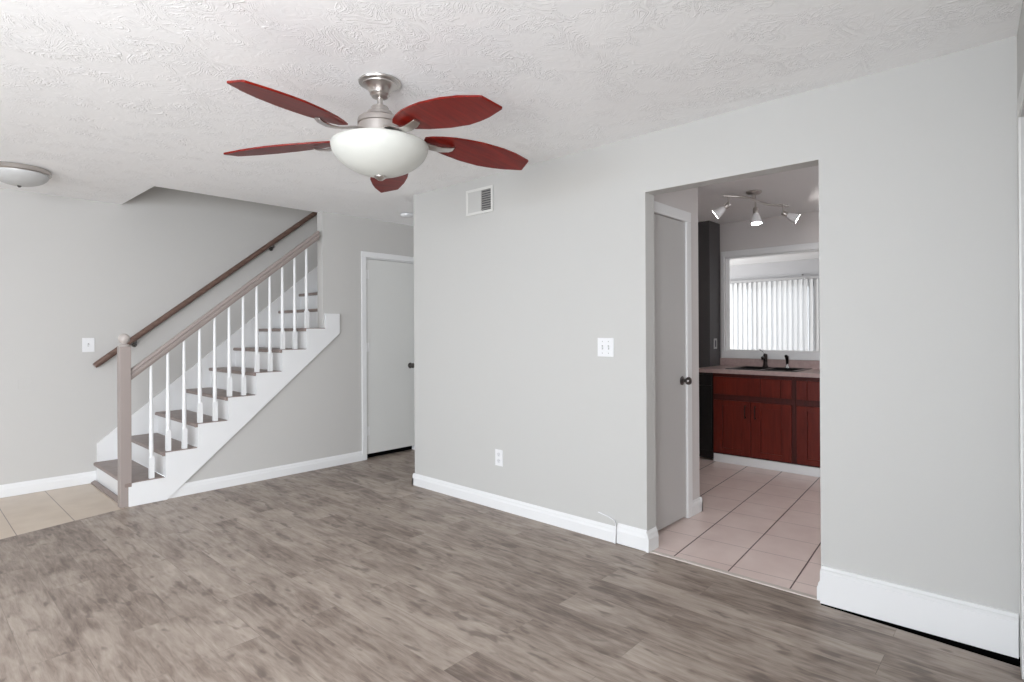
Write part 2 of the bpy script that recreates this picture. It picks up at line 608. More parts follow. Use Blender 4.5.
# ---------------------------------------------------------------- baseboards
def profile(h, t):
    return [(0, 0), (t, 0), (t, h * .62), (t * .72, h * .74), (t * .62, h * .86), (t * .3, h * .95), (t * .22, h), (0, h)]
def bb_x(m, xface, sgn, y0, y1, h, t, z0=0):      # board on a wall x = const
    m.prism([(xface + sgn * p, z0 + q) for p, q in profile(h, t)], 'y', y0, y1)
def bb_y(m, yface, sgn, x0, x1, h, t, z0=0):
    m.prism([(yface + sgn * p, z0 + q) for p, q in profile(h, t)], 'x', x0, x1)
m = MB()
bb_x(m, XA, -1, 1.888, YE + .016, .097, .016)
bb_y(m, YE, 1, XA - .016, 5.8, .097, .016)
st(m.build('baseboard_right', WHITE), 'white baseboard on the long wall left of the kitchen opening', 'baseboard')
m = MB()
bb_x(m, XA, -1, OY1 + .0003, 1.880, .118, .018, .004)
bb_y(m, OY1, -1, XA - .018, XA2 - .005, .118, .02)
st(m.build('baseboard_opening', WHITE), 'short piece of white baseboard wrapping the left side of the kitchen opening', 'baseboard')
m = MB()
nbp = [(0, None), (-.034, None), (-.034, .150), (-.026, .158), (-.018, .162), (-.010, .172), (0, .174)]
m.loft([[(XA + p, y, (.010 if y < .3 else .004) if q is None else q) for p, q in nbp] for y in (.058, OY0 - .004)])
st(m.build('baseboard_near', WHITE), 'tall white baseboard standing proud right of the kitchen opening', 'baseboard')
m = MB()
bb_y(m, OY0, 1, XA - .002, XA2 - .01, .10, .018)
st(m.build('baseboard_opening_right', WHITE), 'small profiled baseboard end on the right jamb of the kitchen opening', 'baseboard')
m = MB()
bb_y(m, YS, -1, 1.47, 3.207, .096, .015)
st(m.build('baseboard_stair_side', WHITE), 'white baseboard along the wall under the stairs', 'baseboard')
m = MB()
bb_y(m, YB, -1, -4.6, 1.218, .10, .015)
st(m.build('baseboard_back', WHITE), 'white baseboard on the wall left of the stairs', 'baseboard')
m = MB()
bb_y(m, 1.78, -1, 3.768, 3.926, .10, .016)
bb_x(m, 3.91, 1, 1.764, 3.76, .10, .016)
st(m.build('baseboard_pantry', WHITE), 'white baseboard wrapping the corner beside the pantry door', 'baseboard')
# thin white cable run along the baseboard joint
m = MB().tube([(XA - .006, 2.02, .160), (XA - .008, 1.95, .150), (XA - .012, 1.90, .136), (XA - .022, 1.884, .118), (XA - .024, 1.884, .06), (XA - .03, 1.886, .004)], .0035, 8)
tag(m.build('cable', PLATE, smooth=True), 'thin white cable dropping over the baseboard joint by the kitchen opening', 'cable')

# ---------------------------------------------------------------- staircase
RISE0, RISE, RUN, NX0 = -.015, .192, .2335, 1.19
tz = lambda k: RISE0 + RISE * k
nx = lambda k: NX0 + RUN * (k - 1)
stair = thing('staircase', 'open-sided staircase with taupe treads, white risers and white balusters', 'staircase', (1.2, 5.5, 0))
NY = 4.985
for k in range(1, 14):
    x0, x1, t = nx(k), nx(k + 1) + .02, tz(k)
    m = MB()
    def slab(y0, y1, xa, xb):
        m.prism([(xa, t - .026), (xa, t - .006), (xa + .006, t), (xb, t), (xb, t - .03), (xa + .01, t - .03)], 'y', y0, y1)
    if k < 7:
        slab(NY, YB - .02, x0, x1)
        if k == 1:
            slab(4.968, NY, x0 - .014, x0 + .030)
        else:
            m.box(x0, x0 + .021, 4.972, NY, t - .03, t)
    elif k == 7:
        slab(NY, YS - .0006, x0, 2.807)
        slab(YS, YS2, x0, 2.789)
        slab(YS2 + .0005, YB - .02, x0, x1)
    else:
        slab(YS2, YB - .02, x0, x1)
    m.build('tread', TREAD, stair, bevel=.003)
    zb = 0 if k == 1 else tz(k - 1)
    y0 = 5.0 if k <= 7 else YS2
    if k == 7:
        y0 = 5.0
    MB().box(x0 + .022, x0 + .036, y0 if x0 + .036 < 2.73 else YS2, YB - .02, zb, t - .03).build('riser', WHITE, stair)
# upper floor landing
m = MB().box(nx(14) + .02, 5.3, YS2, YB, tz(14) - .25, tz(14))
st(m.build('floor_landing', PLANK), 'landing at the head of the stairs', 'floor')
m = MB()
out = [(1.212, .0)]
for k in range(1, 8):
    out.append((nx(k) + .022, tz(k) - .03))
    if k < 7:
        out.append((nx(k + 1) + .022, tz(k) - .03))
out += [(2.807, tz(7) - .03), (2.807, 1.467), (2.95, 1.467), (2.95, 1.277), (1.50, .037), (1.455, .0)]
m.prism(out, 'y', 4.985, YS - .0005)
out2 = [(1.200, 0), (1.200, tz(1) - .03), (nx(1) + .022, tz(1) - .03)]
for k in range(1, 8):
    out2.append((nx(k) + (.022 if k > 1 else .03), tz(k) - .006))
    out2.append((nx(k + 1) + .022, tz(k) - .006) if k < 7 else (2.807, tz(7) - .006))
out2 += [(2.807, 1.467), (2.95, 1.467), (2.95, 1.277), (1.50, .037), (1.455, .0)]
m.prism(out2, 'y', 4.970, 4.985)
m.build('stringer', WHITE, stair)
sk = []
z1 = lambda x: .335 + .822 * (x - 1.22)
m = MB().prism([(1.218, 0), (1.218, .335), (4.3, z1(4.3)), (4.3, z1(4.3) - .6), (1.75, 0)], 'y', YB - .02, YB - .0005)
m.build('skirt_board', WHITE, stair)
m = MB().prism([(1.172, 0), (1.211, 0), (1.211, .016), (1.198, .022), (1.172, .010)], 'y', 5.06, YB - .02)
m.build('shoe_strip', TREAD, stair)
# newel post
NXa, NXb, NYa, NYb = 1.148, 1.222, 4.976, 5.050
ncx, ncy = (NXa + NXb) / 2, (NYa + NYb) / 2
m = MB().box(NXa, NXb, NYa, NYb, 0, 1.19)
nw = m.build('newel_post', TAUPE, stair, bevel=.004)
m = MB().lathe([(.036, 1.19), (.040, 1.196), (.030, 1.206), (.018, 1.210), (.020, 1.216), (.030, 1.224), (.036, 1.238), (.038, 1.250), (.036, 1.264), (.028, 1.277), (.014, 1.286), (.002, 1.288)], (ncx, ncy), 28)
m.build('ball_finial', mat('finial_paint', (178, 170, 165), .4), nw, smooth=True)
# balustrade rail
rb = lambda x: .950 + .806 * (x - 1.242)
m = MB()
yc = 5.018
sec = [(-.018, 0), (.018, 0), (.020, .012), (.032, .016), (.033, .034), (.024, .038), (.024, .043), (.031, .047), (.026, .058), (.014, .064), (-.014, .064), (-.026, .058), (-.031, .047), (-.024, .043), (-.024, .038), (-.033, .034), (-.032, .016), (-.020, .012)]
rings = []
for x in (1.222, 2.752):
    rings.append([(x, yc + a, rb(x) + b * 1.3) for a, b in sec])
m.loft(rings)
m.build('handrail', TAUPE, stair)
for i in range(12):
    x = 1.361 + .1158 * i
    k = max(j for j in range(1, 8) if nx(j) <= x - .01)
    zb, zt_ = tz(k), rb(x) + .006
    m = MB()
    s = .0165
    m.box(x - s, x + s, yc - s, yc + s, zb, zb + .16)
    L_ = zt_ - zb
    m.lathe([(.0165, zb + .158), (.0150, zb + .172), (.0125, zb + .182), (.0150, zb + .192), (.0160, zb + .22), (.0150, zb + .35),
             (.0125, zb + .55), (.0105, zt_)], (x, yc), 14)
    m.build('baluster', WHITE, stair, smooth=True)
# wall-side handrail
wh = thing('wall_handrail', 'brown round handrail fixed to the wall behind the stairs', 'handrail', (1.19, 5.95, 1.0))
hz = lambda x: 1.010 + .790 * (x - 1.19)
MB().tube([(1.19, 5.95, hz(1.19)), (1.21, 5.95, hz(1.21)), (4.0, 5.95, hz(4.0))], [.022, .026, .026], 16).build('rail', RAILB, wh, smooth=True)
for x in (1.50, 2.76, 3.7):
    m = MB().tube([(x, YB - .001, hz(x) - .07), (x, YB - .03, hz(x) - .07), (x, 5.955, hz(x) - .05), (x, 5.95, hz(x) - .022)], .007, 8)
    m.lathe([(.022, YB - .006), (.022, YB - .0005)], (x, hz(x) - .07), 16, 'y')
    m.build('bracket', DKNOB, wh, smooth=True)

# ---------------------------------------------------------------- closet door under the stairs
d1 = thing('door_1', 'white flush closet door beside the stairs', 'door', (3.57, YS, 0))
d1['kind'] = 'structure'
m = MB()
m.box(3.207, 3.262, YS - .016, YS - .0005, 0, 2.045)
m.box(3.881, 3.936, YS - .016, YS - .0005, 0, 2.045)
m.box(3.207, 3.936, YS - .016, YS - .0005, 2.045, 2.102)
m.build('door_casing', WHITE, d1, bevel=.004)
m = MB()
m.box(3.258, 3.268, YS - .001, YS2, 0, 2.044)
m.box(3.875, 3.885, YS - .001, YS2, 0, 2.044)
m.box(3.268, 3.875, YS - .001, YS2, 2.034, 2.044)
m.build('door_jamb', WHITE, d1)
m = MB().box(3.271, 3.872, YS + .002, YS + .037, .052, 2.030)
m.build('door_leaf', DOORW, d1, bevel=.002)
MB().box(3.262, 3.885, YS + .055, YS + .075, .0, .09).build('dark_gap', BLACK, d1)
for z in (.24, 1.09, 1.83):
    m = MB().box(3.270, 3.300, YS - .001, YS + .0025, z, z + .09)
    m.lathe([(.006, z), (.006, z + .09)], (3.269, YS - .005), 10)
    m.build('hinge', WHITE, d1)
def knob(parent, x, y0, z, r=.026):
    m = MB().lathe([(.030, y0), (.031, y0 - .004), (.026, y0 - .008), (.012, y0 - .011), (.011, y0 - .022), (.018, y0 - .030), (r, y0 - .040),
                    (r + .001, y0 - .052), (r - .004, y0 - .060), (.010, y0 - .063), (.001, y0 - .0635)], (x, z), 24, 'y')
    return m.build('door_knob', DKNOB, parent, smooth=True)
knob(d1, 3.815, YS + .002, .925)

# ---------------------------------------------------------------- kitchen shell
PY = 1.78
m = MB()
m.box(XA2, 3.195, PY, PY + .1, 0, H)
m.box(3.70, 3.91, PY, PY + .1, 0, H)
m.box(3.195, 3.70, PY, PY + .1, 2.035, H)
m.box(3.81, 3.91, PY + .1, YE - .1, 0, H)
st(m.build('wall_pantry', WALL_K), 'grey pantry wall inside the kitchen opening', 'wall')
d2 = thing('door_2', 'narrow white pantry door just inside the kitchen opening', 'door', (3.43, PY, 0))
d2['kind'] = 'structure'
m = MB()
m.box(3.697, 3.768, PY - .016, PY - .0005, 0, 2.035)
m.box(3.125, 3.198, PY - .016, PY - .0005, 0, 2.035)
m.box(3.125, 3.768, PY - .016, PY - .0005, 2.035, 2.105)
m.build('door_casing', WHITE, d2, bevel=.004)
m = MB().box(3.199, 3.696, PY + .002, PY + .035, .014, 2.031)
m.build('door_leaf', mat('pantry_door_paint', (186, 184, 182), .42), d2, bevel=.002)
MB().box(3.198, 3.70, PY + .045, PY + .06, 0, .04).build('dark_gap', BLACK, d2)
knob(d2, 3.650, PY + .002, .948)
KX = 6.10
CY = 2.53
m = MB()
m.box(KX, KX + .1, -1.0, 1.20, 0, H)
m.box(KX, KX + .1, 1.20, 2.475, 0, 1.065)
m.box(KX, KX + .1, 1.20, 2.475, 2.07, H)
m.box(KX, KX + .1, 2.475, CY, 0, H)
st(m.build('wall_kitchen', WALL_K), 'grey kitchen wall with the pass-through above the sink', 'wall')
m = MB().box(5.83, KX + .1, CY, YE - .1, 0, H)  # unlit kitchen corner: the shade is put into this wall's base colour
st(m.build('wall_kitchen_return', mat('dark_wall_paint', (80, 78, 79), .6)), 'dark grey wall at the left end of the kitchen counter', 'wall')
m = MB()
m.box(XA2, 3.7, -1.1, -1.0, 0, H)
m.box(5.2, KX + .1, -1.1, -1.0, 0, H)
m.box(3.7, 5.2, -1.1, -1.0, 0, .9)
m.box(3.7, 5.2, -1.1, -1.0, 2.0, H)
st(m.build('wall_kitchen_side', WALL_K), 'grey side wall of the kitchen', 'wall')
w = thing('window_3', 'kitchen window in the side wall', 'window', (4.45, -1.05, .9))  # made-up opening that goes with the kitchen fill light
w['kind'] = 'structure'
m = MB()
for (p, q, r_, s_) in ((3.7, 3.75, .9, 2.0), (5.15, 5.2, .9, 2.0), (4.43, 4.47, .9, 2.0), (3.7, 5.2, .9, .95), (3.7, 5.2, 1.95, 2.0)):
    m.box(p, q, -1.08, -1.03, r_, s_)
m.build('window_frame', WHITE, w)
MB().box(3.74, 5.16, -1.057, -1.052, .94, 1.96).build('window_pane', GLASS, w)
w = thing('window_4', 'small window at the end of the hallway', 'window', (5.95, 4.43, .85))  # made-up opening that goes with the hallway fill light
w['kind'] = 'structure'
m = MB()
for (p, q, r_, s_) in ((4.03, 4.07, .85, 2.05), (4.79, 4.83, .85, 2.05), (4.03, 4.83, .85, .89), (4.03, 4.83, 2.01, 2.05), (4.03, 4.83, 1.43, 1.47)):
    m.box(5.92, 5.97, p, q, r_, s_)
m.build('window_frame', WHITE, w)
MB().box(5.943, 5.948, 4.06, 4.80, .88, 2.02).build('window_pane', GLASS, w)
# pass-through casing
m = MB()
m.box(KX - .018, KX - .0005, 2.475, 2.512, .99, 2.135)
m.box(KX - .018, KX - .0005, 1.12, 1.20, .99, 2.135)
m.box(KX - .018, KX - .0005, 1.20, 2.475, 2.07, 2.135)
m.box(KX - .018, KX - .0005, 1.20, 2.475, .99, 1.065)
m.box(KX - .0005, KX + .1, 2.465, 2.4745, 1.0655, 2.0695)
m.box(KX - .0005, KX + .1, 1.2005, 2.465, 2.056, 2.0695)
m.box(KX - .0005, KX + .1, 1.2005, 2.465, 1.0655, 1.079)
m.box(KX - .024, KX - .018, 2.478, 2.490, 1.06, 2.09)
st(m.build('trim_2', WHITE, bevel=.003), 'white casing around the pass-through above the sink', 'casing')

# ---------------------------------------------------------------- room beyond the pass-through
m = MB()
m.box(10.2, 10.3, .8, 2.66, 0, H)
m.box(10.2, 10.3, 4.55, 5.8, 0, H)
m.box(10.2, 10.3, 2.66, 4.55, 2.06, H)
st(m.build('wall_sunroom', mat('sunroom_wall', (186, 186, 188), .6)), 'grey far wall of the room beyond the pass-through', 'wall')
m = MB()
m.box(6.2, 10.3, .7, .8, 0, H)
m.box(6.2, 7.2, 5.8, 5.9, 0, H)
m.box(9.6, 10.3, 5.8, 5.9, 0, H)
m.box(7.2, 9.6, 5.8, 5.9, 0, .7)
m.box(7.2, 9.6, 5.8, 5.9, 2.1, H)
m.box(6.1, 6.2, CY + 1.2, 5.8, 0, H)
st(m.build('wall_sunroom_side', mat('sunroom_wall_side', (196, 196, 198), .6)), 'side walls of the room beyond the pass-through', 'wall')
d4 = thing('door_4', 'sliding glass door behind the vertical blinds', 'door', (10.25, 3.6, 0))
d4['kind'] = 'structure'
m = MB()
for (a, b, c, d) in ((2.66, 2.72, 0, 2.06), (4.49, 4.55, 0, 2.06), (3.57, 3.64, 0, 2.06), (2.66, 4.55, 0, .07), (2.66, 4.55, 2.0, 2.06)):
    m.box(10.22, 10.27, a, b, c, d)
m.build('door_frame', WHITE, d4)
MB().box(10.243, 10.248, 2.7, 4.52, .05, 2.03).build('door_pane', GLASS, d4)
vb = thing('vertical_blinds', 'white vertical blinds glowing in the window beyond the kitchen sink', 'blinds', (10.12, 3.5, 2.1))
MB().box(10.10, 10.15, 2.50, 4.66, 2.115, 2.155).build('headrail', mat('headrail_grey', (176, 176, 177), .5), vb)
ny = 26
for i in range(ny):
    y = 2.54 + i * .082
    a = math.radians(11 + random.uniform(-5, 5) + (random.uniform(10, 26) if i < 3 else 0))
    m = MB()
    w = .0445
    ring = []
    for zz in (.06, 2.112):
        r_ = []
        for s in (-1, -.5, 0, .5, 1):
            r_.append((10.11 + s * w * math.sin(a) + .006 * (1 - s * s), y + s * w * math.cos(a), zz))
        for s in (1, .5, 0, -.5, -1):
            r_.append((10.1115 + s * w * math.sin(a) + .006 * (1 - s * s), y + s * w * math.cos(a), zz))
        ring.append(r_)
    m.loft(ring)
    m.build('blind_slat', SLAT, vb)
MB().tube([(10.08, 2.78, 2.13), (10.08, 2.78, 1.2)], .005, 8).build('tilt_wand', PLATE, vb)
# small cup hook high on that wall
m = MB().tube([(10.2, 2.84, 2.2), (10.17, 2.84, 2.2), (10.16, 2.84, 2.185)], .008, 8)
tag(m.build('wall_hook', DKNOB), 'small dark hook on the wall above the vertical blinds', 'hook')

# ---------------------------------------------------------------- kitchen cabinets
FX = 5.50
def shaker(parent, y0, y1, z0, z1, name, stile=.085, x=FX):
    """frame-and-panel front facing -x"""
    m = MB()
    m.box(x - .018, x, y0, y0 + stile, z0, z1)
    m.box(x - .018, x, y1 - stile, y1, z0, z1)
    m.box(x - .018, x, y0 + stile, y1 - stile, z0, z0 + .05)
    m.box(x - .018, x, y0 + stile, y1 - stile, z1 - .05, z1)
    m.box(x - .010, x, y0 + stile + .003, y1 - stile - .003, z0 + .05, z1 - .05)
    return m.build(name, CHERRY, parent, bevel=.0015)
def slabfront(parent, y0, y1, z0, z1, name):
    return MB().box(FX - .018, FX, y0, y1, z0, z1).build(name, CHERRY, parent, bevel=.002)
def pull(parent, y, z0, z1):
    MB().tube([(FX - .019, y, z0 + .012), (FX - .045, y, z0 + .006), (FX - .047, y, z0 + .02), (FX - .047, y, z1 - .02), (FX - .045, y, z1 - .006), (FX - .019, y, z1 - .012)], .0055, 8).build('pull_handle', BRONZE, parent, smooth=True)
cab = thing('base_cabinet', 'red-brown cherry sink cabinet with two doors and black pulls', 'cabinet', (5.8, 1.97, 0), 'cherry base cabinets')
m = MB()
m.box(FX + .001, FX + .02, 1.60, 2.36, .082, .868)
m.box(FX + .02, KX - .002, 1.60, 1.618, .082, .868)
m.box(FX + .02, KX - .002, 2.342, 2.36, .082, .868)
m.box(FX + .02, KX - .002, 1.618, 2.342, .082, .10)
m.box(KX - .012, KX - .002, 1.618, 2.342, .10, .868)
m.build('body', CHERRYD, cab)
dl = shaker(cab, 1.992, 2.345, .095, .610, 'cabinet_door')
pull(dl, 2.035, .45, .58)
dr = shaker(cab, 1.630, 1.985, .095, .610, 'cabinet_door')
pull(dr, 1.942, .45, .58)
for a, b in ((1.900, 2.345), (1.722, 1.897), (1.630, 1.719)):
    slabfront(cab, a, b, .665, .835, 'drawer_front')
cab2 = thing('base_cabinet', 'cherry base cabinet at the right edge of the kitchen opening', 'cabinet', (5.8, 1.1, 0), 'cherry base cabinets')
MB().box(FX + .001, KX - .002, .62, 1.598, .082, .868).build('body', CHERRYD, cab2)
d_ = shaker(cab2, 1.215, 1.585, .095, .610, 'cabinet_door')
pull(d_, 1.25, .45, .58)
d_ = shaker(cab2, .64, 1.205, .095, .610, 'cabinet_door')
pull(d_, 1.17, .45, .58)
for a, b in ((1.500, 1.585), (.64, 1.497)):
    slabfront(cab2, a, b, .665, .835, 'drawer_front')
# black dishwasher at the dark end of the run
dw = thing('dishwasher', 'black dishwasher front in the dark left end of the counter', 'dishwasher', (5.8, 2.44, 0))
DW = mat('black_appliance', (9, 9, 9), .4)
MB().box(FX + .004, KX - .002, 2.362, CY - .002, .02, .868).build('body', DW, dw)
MB().box(FX - .016, FX + .003, 2.366, CY - .004, .10, .74).build('door_panel', DW, dw, bevel=.003)
MB().box(FX - .020, FX + .003, 2.366, CY - .004, .745, .85).build('control_panel', DW, dw, bevel=.003)
# white kick board
m = MB().box(FX - .012, FX + .0, .62, 2.352, 0, .080)
tag(m.build('kick_board', WHITE, bevel=.002), 'white kick board along the foot of the cherry cabinets', 'kick board')
# counter
ct = thing('countertop', 'mauve laminate countertop with raised backsplash under the pass-through', 'countertop', (5.8, 1.6, .87))
m = MB().box(FX - .035, KX - .001, .60, 1.62, .87, .907)
m.box(FX - .035, FX + .055, 1.62, 2.24, .87, .907)
m.box(KX - .055, KX - .001, 1.62, 2.24, .87, .907)
m.box(FX - .035, KX - .001, 2.24, CY - .001, .87, .907)
m.build('worktop', COUNTER, ct)
MB().box(KX - .020, KX - .0005, .60, CY - .001, .907, .988).build('backsplash', COUNTER, ct, bevel=.003)
# sink
sk_ = thing('kitchen_sink', 'dark double-bowl sink set into the mauve countertop', 'sink', (5.8, 1.93, .88))
SINK = mat('dark_sink_steel', (60, 58, 58), .25, metal=.7)
m = MB()
m.box(FX + .045, KX - .045, 1.605, 1.655, .903, .914)
m.box(FX + .045, KX - .045, 2.205, 2.255, .903, .914)
m.box(FX + .045, FX + .085, 1.655, 2.205, .903, .914)
m.box(KX - .12, KX - .045, 1.655, 2.205, .903, .914)
m.box(FX + .085, KX - .12, 1.915, 1.945, .903, .914)
m.build('rim', SINK, sk_, bevel=.004)
for a, b in ((1.645, 1.925), (1.935, 2.215)):
    m = MB()
    x0, x1, z0, z1 = FX + .075, KX - .11, .75, .906
    m.box(x0, x1, a, b, z0, z0 + .004)
    m.box(x0, x0 + .004, a, b, z0, z1)
    m.box(x1 - .004, x1, a, b, z0, z1)
    m.box(x0, x1, a, a + .004, z0, z1)
    m.box(x0, x1, b - .004, b, z0, z1)
    m.build('bowl', SINK, sk_)
fc = thing('faucet', 'dark bronze single-lever faucet behind the sink', 'faucet', (6.02, 2.05, .914))
fy = 2.035
MB().lathe([(.028, .914), (.028, .922), (.021, .93), (.018, .96), (.020, 1.02), (.017, 1.045), (.004, 1.05)], (6.02, fy), 20).build('body', BRONZE, fc, smooth=True)
MB().tube([(6.012, fy, .975), (5.97, fy, 1.005), (5.92, fy - .01, 1.02), (5.87, fy - .02, 1.01), (5.865, fy - .02, .990)], [.013, .012, .011, .011, .012], 12).build('spout', BRONZE, fc, smooth=True)
MB().tube([(6.02, fy, 1.045), (6.01, fy + .015, 1.07), (5.99, fy + .045, 1.092)], [.010, .007, .009], 10).build('lever', CHROME, fc, smooth=True)
sp_ = thing('side_sprayer', 'dark hand sprayer standing right of the faucet', 'sprayer', (6.02, 1.825, .914))
MB().lathe([(.024, .914), (.024, .922), (.016, .932), (.013, .95)], (6.02, 1.825), 18).build('base', CHROME, sp_, smooth=True)
MB().tube([(6.02, 1.825, .945), (6.018, 1.825, .99), (6.005, 1.825, 1.02), (5.98, 1.825, 1.03)], [.012, .014, .018, .014], 12).build('spray_head', BRONZE, sp_, smooth=True)

# three-head track light
tl = thing('track_light', 'brushed nickel S-curved kitchen ceiling light with three frosted shades', 'ceiling light', (5.25, 1.85, H))
TLZ = 2.375
MB().lathe([(.062, H - .001), (.062, H - .012), (.045, H - .026), (.014, H - .030), (.014, TLZ + .005)], (4.86, 1.725), 28).build('ceiling_plate', NICKEL, tl, smooth=True)
A, B = Vector((4.565, 1.862, TLZ)), Vector((5.33, 1.60, TLZ))
d = (B - A)
nrm = Vector((-d.y, d.x, 0)).normalized()
pts = []
for i in range(25):
    t = i / 24
    pts.append(A + d * t - nrm * .045 * math.sin(2 * PI * t))
MB().tube(pts, .011, 10).build('bar', NICKEL, tl, smooth=True)
for (hx, hy), dr_ in (((4.60, 1.835), Vector((-.25, .75, -.55))), ((4.93, 1.738), Vector((-.12, -.1, -1.0))), ((5.27, 1.622), Vector((.25, -.72, -.42)))):
    top = Vector((hx, hy, TLZ))
    piv = top + Vector((0, 0, -.07))
    m = MB().tube([top, piv], .007, 10)
    m.ball(piv, .015, 14)
    m.build('stem', NICKEL, tl, smooth=True)
    dr_.normalize()
    q = dr_.to_track_quat('Z', 'Y').to_matrix().to_4x4()
    m = MB().lathe([(.004, -.012), (.018, -.012), (.022, .0), (.022, .032), (.018, .040), (.006, .042)], (0, 0), 18).xform(Matrix.Translation(piv) @ q)
    hd = m.build('lamp_holder', NICKEL, tl, smooth=True)
    m = MB().lathe([(.016, .034), (.024, .045), (.034, .075), (.044, .115), (.046, .125), (.042, .125), (.030, .078), (.014, .040)], (0, 0), 22).xform(Matrix.Translation(piv) @ q)
    m.build('lamp_shade', FROST2, hd, smooth=True)
    pl = bpy.data.lights.new('lamp_bulb', 'POINT')
    pl.energy = 4.5
    pl.shadow_soft_size = .018
    pl.color = (1.0, .95, .92)
    po = bpy.data.objects.new('lamp_bulb', pl)
    COL.objects.link(po)
    po.location = piv + dr_ * .112

# ---------------------------------------------------------------- ceiling fan
FCX, FCY, FZ = 1.526, 2.215, 2.143
fan = thing('ceiling_fan', 'brushed nickel ceiling fan with five cherry blades and white glass bowl', 'ceiling fan', (FCX, FCY, H))
fc_ = (FCX, FCY)
MB().lathe([(.060, H - .001), (.092, H - .001), (.097, H - .006), (.095, H - .012), (.086, H - .016), (.080, H - .017), (.079, H - .022), (.066, H - .028), (.056, H - .038),
            (.049, H - .050), (.045, H - .058), (.046, H - .062), (.040, H - .068), (.036, H - .074), (.022, H - .077), (.006, H - .078)], fc_, 48).build('canopy', NICKEL, fan, smooth=True)
MB().lathe([(.0125, H - .07), (.0125, 2.315)], fc_, 20).build('downrod', NICKEL, fan, smooth=True)
MB().lathe([(.018, 2.325), (.036, 2.322), (.040, 2.316), (.040, 2.300), (.056, 2.297), (.060, 2.291), (.060, 2.276), (.088, 2.270), (.099, 2.262),
            (.101, 2.252), (.101, 2.240), (.096, 2.236), (.096, 2.232), (.100, 2.230), (.100, 2.190), (.085, 2.178), (.070, 2.172), (.070, 2.150), (.02, 2.150)], fc_, 56).build('motor_housing', NICKEL, fan, smooth=True)
m = MB().lathe([(.07, 2.162), (.186, 2.160), (.194, 2.156), (.194, 2.150), (.07, 2.150)], fc_, 48)
m.build('bowl_ring', NICKEL, fan, smooth=True)
prof = [(.186, 2.154), (.204, 2.154), (.216, 2.150), (.220, 2.144)]
for i in range(1, 17):
    a = i / 16 * PI / 2
    prof.append((.220 * math.cos(a) ** 1.2 if i < 16 else .008, 2.142 - .140 * math.sin(a) ** 1.02))
MB().lathe(prof, fc_, 56).build('glass_bowl', FROST, fan, smooth=True)
MB().lathe([(.006, 2.004), (.028, 2.004), (.028, 1.998), (.020, 1.993), (.012, 1.986), (.002, 1.984)], fc_, 24).build('finial', NICKEL, fan, smooth=True)
outl = [(.196, -.060), (.225, -.078), (.27, -.094), (.33, -.108), (.40, -.114), (.47, -.114), (.58, -.100), (.66, -.077), (.742, -.040), (.750, -.034),
        (.760, .060), (.754, .066), (.66, .090), (.60, .098), (.525, .101), (.42, .085), (.316, .054), (.25, .024), (.200, -.004)]
DROOP = (2.9, 3.3, 5.0, 2.8, 4.4)
for k in range(5):
    ang = math.radians(-21.51 + (-144, 144, 72, 0, -72)[k])
    Mx = Matrix.Translation((FCX, FCY, 2.190)) @ Matrix.Rotation(ang, 4, 'Z') @ Matrix.Rotation(math.radians(DROOP[k]), 4, 'Y') @ Matrix.Rotation(math.radians(-11), 4, 'X')
    m = MB().prism(outl, 'z', -.004, .004).xform(Mx)
    bl = m.build('blade', BLADE, fan, bevel=.0015)
    # curved iron: flat bar from the hub rising to the blade
    sec2 = []
    for r_, z_, w in ((.085, .010, .022), (.15, .004, .020), (.19, -.010, .020), (.23, -.022, .021), (.28, -.026, .021), (.325, -.020, .020), (.345, -.011, .016)):
        y_ = -.024 - .06 * max(0, (r_ - .2)) 
        sec2.append([Vector((r_, y_ - w, z_ - .006)), Vector((r_, y_ + w, z_ - .006)), Vector((r_, y_ + w * .9, z_ + .003)), Vector((r_, y_ - w * .9, z_ + .003))])
    m = MB().loft(sec2).xform(Mx)
    m.build('blade_arm', NICKEL, fan, bevel=.002, smooth=True)

# ---------------------------------------------------------------- small ceiling fittings
fl = thing('flush_ceiling_light', 'nickel-rimmed flush ceiling light with white glass near the stairs', 'ceiling light', (.615, 5.2, H))
c2 = (.615, 5.2)
MB().lathe([(.14, H - .001), (.172, H - .004), (.176, H - .016), (.178, H - .034), (.172, H - .040), (.150, H - .040)], c2, 48).build('rim', NICKEL, fl, smooth=True)
prof = []
for i in range(12):
    a = i / 11 * PI / 2
    prof.append((max(.165 * math.cos(a), .004), H - .036 - .085 * math.sin(a)))
MB().lathe(prof, c2, 44).build('glass_shade', mat('frosted_glass_flush', (188, 188, 187), .35), fl, smooth=True)
MB().lathe([(.004, H - .119), (.012, H - .121), (.012, H - .126), (.006, H - .133), (.001, H - .134)], c2, 16).build('finial', DKNOB, fl, smooth=True)
m = MB().lathe([(.055, H - .001), (.062, H - .006), (.060, H - .022), (.045, H - .034), (.018, H - .037), (.003, H - .037)], (3.42, 4.52), 30)
tag(m.build('smoke_detector', PLATE, smooth=True), 'small round white smoke detector on the hallway ceiling', 'smoke detector')

